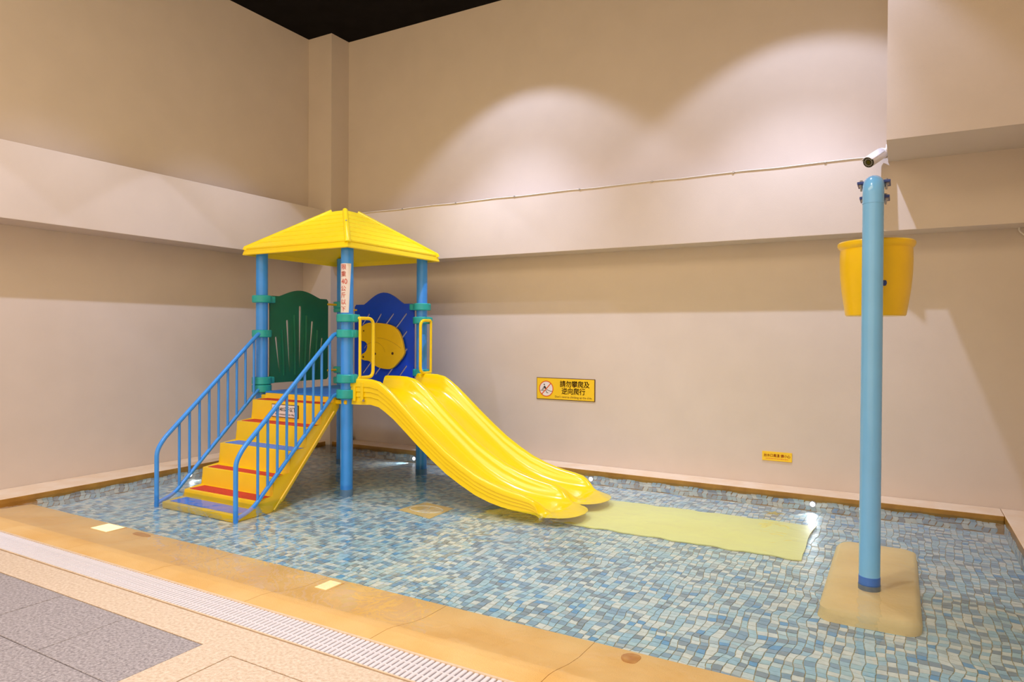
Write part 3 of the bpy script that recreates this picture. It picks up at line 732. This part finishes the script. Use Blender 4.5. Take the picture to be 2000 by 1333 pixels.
# security camera on the bulkhead
cc = empty('security_camera', (-.115, 6.80, 3.145)); tag(cc, 'white bullet security camera on a bracket beside the bulkhead', 'camera')
bx = Vector((-.115, 6.80, 3.145))
cyl('bracket_base', bx, bx+Vector((-.016, 0, 0)), .042, M_CAMW, cc, 24)
tube('bracket_arm', fillet([bx+Vector((-.01, 0, 0)), bx+Vector((-.03, -.02, -.012)), bx+Vector((-.042, -.05, -.03))], .03, 5), .016, M_CAMW, cc, 12)
c0 = Vector((-.150, 6.815, 3.125)); c1 = Vector((-.258, 6.625, 3.008)); dv = (c1-c0).normalized()
bm = bmesh.new(); bm_cyl(bm, c0, c0+dv*.02, .034, .047, 28); bm_cyl(bm, c0+dv*.02, c1, .047, seg=28); body = from_bm('camera_body', bm, M_CAMW, cc, True)
cyl('lens_face', c1-dv*.004, c1+dv*.003, .0465, M_DARK, cc, 28)
bm = bmesh.new()
for k in range(14):
    a = 2*PI*k/14; sd = dv.cross(Vector((0, 0, 1))).normalized(); uu = sd.cross(dv)
    p = c1+dv*.003+(sd*math.cos(a)+uu*math.sin(a))*.030; bm_cyl(bm, p, p+dv*.002, .0045, seg=8)
from_bm('led_ring', bm, M_STEEL, cc); cyl('lens', c1+dv*.002, c1+dv*.006, .018, M_LENS, cc, 20)
sd = dv.cross(Vector((0, 0, 1))).normalized(); uu = sd.cross(dv)
v, f = [], []
for j, tt in enumerate((-.20, .018)):
    for rr in (.049, .053):
        for k in range(13):
            a = PI*(.14+.72*k/12); v.append(tuple(c1+dv*tt+(sd*math.cos(a)+uu*math.sin(a))*rr))
def vi(j, r_, k): return j*26+r_*13+k
for k in range(12):
    f += [(vi(0, 1, k), vi(0, 1, k+1), vi(1, 1, k+1), vi(1, 1, k)), (vi(0, 0, k), vi(1, 0, k), vi(1, 0, k+1), vi(0, 0, k+1)), (vi(1, 0, k), vi(1, 1, k), vi(1, 1, k+1), vi(1, 0, k+1)), (vi(0, 0, k), vi(0, 0, k+1), vi(0, 1, k+1), vi(0, 1, k))]
pyd('sun_shield', v, f, M_CAMW, cc, True); settle(cc)
# hanging cable at the right edge
tag(tube('loose_cable', fillet([(.93, 7.17, 2.62), (.885, 7.16, 2.49), (.85, 7.15, 2.42), (.93, 7.16, 2.34), (.985, 7.18, 2.30)], .03, 4), .008, M_CABLE, None, 8), 'white loose cable loop on the wall at the far right', 'cable')
# little bronze ring fitting on the kerb
rf = empty('ring_fitting', (-6.66, 7.13, .029)); tag(rf, 'small dark ring fitting standing on the kerb behind the tower', 'fitting')
lathe('base', [(0, 0), (.050, 0), (.052, .008), (.046, .03), (.036, .05), (0, .052)], (-6.66, 7.13, .029), M_BRONZE, rf, 20)
tube('ring', [(-6.66+.033*math.cos(a)*.8, 7.13-.033*math.cos(a)*.6, .07+.052*math.sin(a)) for a in [PI*k/14 for k in range(15)]], .006, M_BRONZE, rf, 8); settle(rf)

# underwater lights in the kerb walls
for (lx, ly, lz, tx, ty, lab, pw) in ((-5.351, 6.897, -.07, -5.9, 6.3, 'underwater light in the back kerb behind the tower', 12), (-2.93, 6.897, -.065, -3.25, 6.5, 'underwater light in the back kerb behind the slide end', 6), (-.703, 6.897, -.055, -.71, 6.60, 'underwater light in the back kerb left of the pole', 7), (-6.855, 4.804, -.07, -6.45, 4.8, 'underwater light in the left kerb beside the stairs', 4)):
    n_ = Vector((1, 0, 0)) if lx < -6.7 else Vector((0, -1, 0)); p = Vector((lx, ly, lz))
    ul = empty('underwater_light', p); tag(ul, lab, 'pool light', 'underwater lights around the pool')
    bm = bmesh.new(); bm_cyl(bm, p-n_*.01, p+n_*.010, .030, seg=20); from_bm('light_bezel', bm, M_STEEL, ul, True)
    bm = bmesh.new(); bm_cyl(bm, p+n_*.008, p+n_*.016, .023, .018, 20); from_bm('glow_face', bm, M_LED, ul, True); settle(ul)
    spot('underwater_lamp', p+n_*.03, (tx, ty, ZF), pw, 75, .8, (.80, .90, 1.0), .02)
# glowing panels standing in for patches of light on the submerged coping
for cx_, cy_, lab, k in ((-5.49, 3.125, 'glowing rectangular patch of light on the wet coping, left one', 0), (-3.07, 3.10, 'faint rectangular patch of light on the wet coping, right one', 1)):
    sp = empty('step_light_patch', (cx_, cy_, -.06)); tag(sp, lab, 'light patch')
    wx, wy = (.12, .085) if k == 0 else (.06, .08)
    box('patch_border', (cx_-wx, cy_-wy, -.066), (cx_+wx, cy_+wy, -.055), M_COPING, sp, .002)
    box('glow_face', (cx_-wx+.012, cy_-wy+.012, -.062), (cx_+wx-.012, cy_+wy-.012, -.053), M_STEP if k == 0 else M_STEPDIM, sp, .002); settle(sp)
